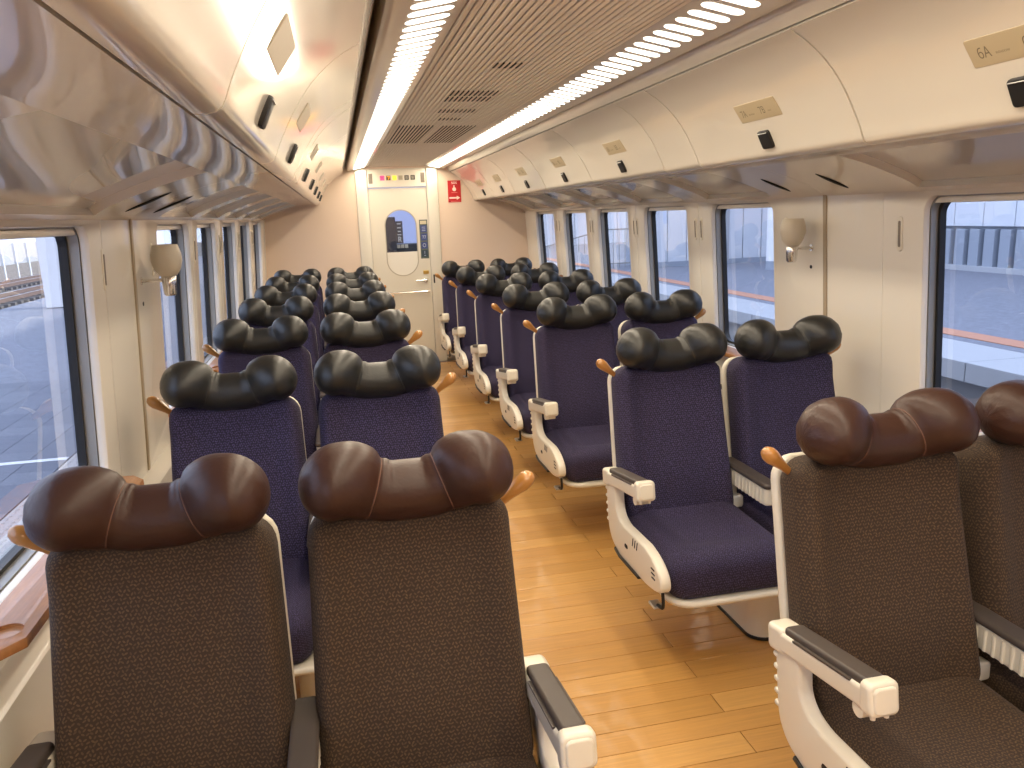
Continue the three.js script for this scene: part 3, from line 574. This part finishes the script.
// ---------------------------------------------------------------- outside: the station
{
  const paving = data(512, (u, v, x, y) => { const j = (x % 64 < 2 || y % 64 < 2) ? 0.82 : 1, k = j * (0.8 + 0.25 * n40(u, v) + 0.15 * n128(u, v)), e = (c) => 255 * Math.pow(c * k, 1 / 2.2); return [e(0.20), e(0.21), e(0.25)]; }, true);
  const flat = (g, k) => { const p = g.attributes.position, uv = g.attributes.uv; for (let i = 0; i < p.count; i++) uv.setXY(i, p.getX(i) * k, p.getZ(i) * k); return g; };
  const pave = std(lin(1, 1, 1), 0.8, { map: paving }), concrete = std(lin(0.40, 0.41, 0.43), 0.85, { bumpMap: smudge, bumpScale: 0.004 }), ballast = std(lin(0.10, 0.09, 0.085), 0.95), orange = std(lin(0.50, 0.24, 0.15), 0.8), pale = std(lin(0.62, 0.64, 0.68), 0.6), blueGrey = std(lin(0.30, 0.33, 0.38), 0.7), paintWhite = std(lin(0.75, 0.75, 0.76), 0.7);
  const ground = structure('trim_6', 'dark ballast ground of the tracks', 'ground');
  part('ballast', box(-70, 60, -1.6, -1.25, -140, 60), ballast, ground);

  // far platform across the track, on the right
  const p = structure('trim_7', 'grey station platform beyond the far track with a concrete edge', 'platform');
  part('paving', flat(box(6.8, 24, -0.5, -0.2, -60, 30), 0.45), pave, p);
  part('platform_body', box(6.3, 24, -1.3, -0.5, -60, 30), concrete, p);
  for (let z = -46; z < 20; z += 1.5) part('edge_slab', block(5.85, 6.795, -0.42, -0.2, z + 0.006, z + 1.494, 0.01), concrete, p);
  for (let z = -40; z < 8; z += 0.4) part('guide_tile', block(7.0, 7.34, -0.199, -0.188, z + 0.004, z + 0.396, 0.003), orange, p);
  // station building: ribbed plinth and pale panels
  const b = thing('station_building', 'pale panelled station building with ribbed grey plinth beyond the platform', 'building', [0, 0, 0]);
  part('core', merge([box(14.4, 20, -0.2, 9, -22.2, 25), box(8.4, 20, -0.2, 9, -24, -22.3)]), blueGrey, b);
  for (let z = -22.2; z < -4; z += 0.9) part('panel', block(14.25, 14.4, 0.85, 4.4, z + 0.012, z + 0.888, 0.01), pale, b);
  for (let z = -22.1; z < -6; z += 0.45) part('plinth_rib', block(14.22, 14.4, -0.2, 0.78, z, z + 0.3, 0.02), blueGrey, b);
  part('plinth_ledge', box(14.1, 14.4, -0.2, -0.08, -22.2, 20), concrete, b);
  for (let x = 8.42; x < 14.2; x += 0.62) part('panel', block(x + 0.012, x + 0.608, -0.05, 4.4, -22.3, -22.2, 0.01), pale, b);
  part('kick_strip', box(8.4, 14.2, -0.2, -0.05, -22.3, -22.18), blueGrey, b);
  const dr = part('service_door', block(10.35, 11.05, -0.1, 1.95, -22.2, -22.17, 0.01), concrete, b, 'grey service door'); part('hatch', block(10.75, 10.98, 0.05, 0.5, -22.17, -22.155, 0.005), blueGrey, dr);
  const far = thing('far_building', 'pale distant station wall behind the railing', 'building', [0, 0, 0]);
  for (let x = 3.4; x < 27; x += 1.2) part('panel', block(x + 0.01, x + 1.19, -1.2, 9, -41, -40.7, 0.02), pale, far);
  const col = thing('platform_column', 'round white column with grey foot on the far platform', 'column', [10.85, -0.2, -19.3]);
  part('shaft', new THREE.CylinderGeometry(0.19, 0.19, 4.6, 28).translate(0, 2.3, 0), paintWhite, col); part('foot', new THREE.CylinderGeometry(0.196, 0.196, 0.24, 28).translate(0, 0.12, 0), blueGrey, col);
  // railing
  const rl = thing('railing', 'thin metal railing at the end of the far platform', 'railing', [7.75, -0.2, -22.9]);
  part('rail', merge([box(-0.75, 0.6, 1.14, 1.18, -0.02, 0.02), box(-0.75, 0.6, 0.12, 0.15, -0.02, 0.02)]), M.frameGrey, rl);
  for (let k = 0; k < 8; k++) part('baluster', box(-0.75 + k * 0.19, -0.735 + k * 0.19, 0, 1.16, -0.01, 0.01), M.frameGrey, rl);
  const st = thing('stair_railing', 'metal stair railing sloping away beyond the platform end', 'railing', [9.5, -0.3, -31]);
  part('rail', merge([new THREE.CylinderGeometry(0.03, 0.03, 10, 8).rotateX(Math.PI / 2).rotateX(-0.105).translate(0, 0.5, -4), new THREE.CylinderGeometry(0.025, 0.025, 10, 8).rotateX(Math.PI / 2).rotateX(-0.03).translate(0, -0.2, -4)]), M.frameGrey, st);
  for (let k = 0; k < 12; k++) part('baluster', box(-0.012, 0.012, -0.2 - k * 0.02, 0.86 - k * 0.083, -k * 0.8 - 0.012, -k * 0.8 + 0.012), M.frameGrey, st);

  // near platform, on the left
  const q = structure('trim_8', 'dark tiled station platform right beside the train', 'platform');
  part('paving', flat(box(-8.4, -1.62, -0.5, -0.212, -90, 30), 0.45), pave, q);
  part('platform_body', box(-8.3, -1.7, -1.3, -0.5, -90, 30), concrete, q);
  const tile = block(-0.148, 0.148, -0.006, 0.006, -0.148, 0.148, 0.002), tiles = [lin(0.155, 0.165, 0.20), lin(0.17, 0.18, 0.215), lin(0.14, 0.15, 0.185)].map((c) => std(c, 0.75, { bumpMap: smudge, bumpScale: 0.002 }));
  for (let i = 0; i < 11; i++) for (let j = 0; j < 22; j++) part('paving_tile', tile, tiles[Math.floor(rnd() * 3)], q).position.set(-2.97 - i * 0.3, -0.206, -3.6 - j * 0.3);
  const guide = merge([block(-0.148, 0.148, -0.006, 0.008, -0.148, 0.148, 0.002), ...Array.from({ length: 25 }, (_, k) => new THREE.CylinderGeometry(0.011, 0.017, 0.006, 8).translate(-0.12 + (k % 5) * 0.06, 0.011, -0.12 + Math.floor(k / 5) * 0.06))]);
  const guideMat = std(lin(0.42, 0.39, 0.38), 0.8);
  for (let j = 0; j < 40; j++) part('guide_tile', guide, guideMat, q).position.set(-2.66, -0.206, -1.2 - j * 0.3);
  part('white_line', block(-6.5, -2.83, -0.2, -0.198, -6.47, -6.40, 0.0005), paintWhite, q);
  for (let j = 0; j < 30; j++) part('edge_tile', block(-2.5, -1.63, -0.212, -0.2, -10.2 + j * 0.3 + 0.002, -9.9 + j * 0.3 - 0.002, 0.002), concrete, q);
  const lc = thing('platform_pillar', 'square pale blue pillar on the platform beside the train', 'column', [-7.0, -0.2, -20]);
  part('shaft', block(-0.27, 0.27, 0, 4.8, -0.27, 0.27, 0.02), paintWhite, lc);
  // tracks and concrete wall beyond the near platform
  const tie = std(lin(0.13, 0.12, 0.115), 0.9), rust = std(lin(0.16, 0.11, 0.09), 0.6), steel = std(lin(0.45, 0.45, 0.5), 0.3, { metalness: 0.7 });
  for (let k = 0; k < 3; k++) {
    const x = -10.6 - k * 3.4, t = thing('railway_track', ['railway track along the platform edge beyond the pillar', 'middle railway track between two other tracks', 'railway track in front of the concrete wall'][k], 'track', [x, -1.25, -35], 'railway tracks');
    for (const e of [-0.53, 0.53]) { const r = part('rail', box(e - 0.035, e + 0.035, 0.12, 0.28, -32, 20), rust, t); part('rail_head', box(e - 0.033, e + 0.033, 0.281, 0.29, -32, 20), steel, r); }
    for (let z = -32; z < 20; z += 0.65) part('sleeper', box(-1.0, 1.0, 0, 0.12, z, z + 0.24), tie, t);
  }
  const w = thing('concrete_wall', 'grey concrete wall with upright posts beyond the tracks', 'wall', [-20, -1.25, -50]);
  part('base', box(-0.3, 0, 0, 0.85, -30, 40), std(lin(0.22, 0.20, 0.19), 0.9), w);
  for (let z = -30; z < 40; z += 2) { part('panel', block(-0.3, -0.1, 0.85, 2.1, z + 0.03, z + 1.97, 0.02), concrete, w); part('post', block(-0.14, 0.05, 0, 2.15, z - 0.09, z + 0.09, 0.02), pale, w); }
}

renderer.render(scene, camera);
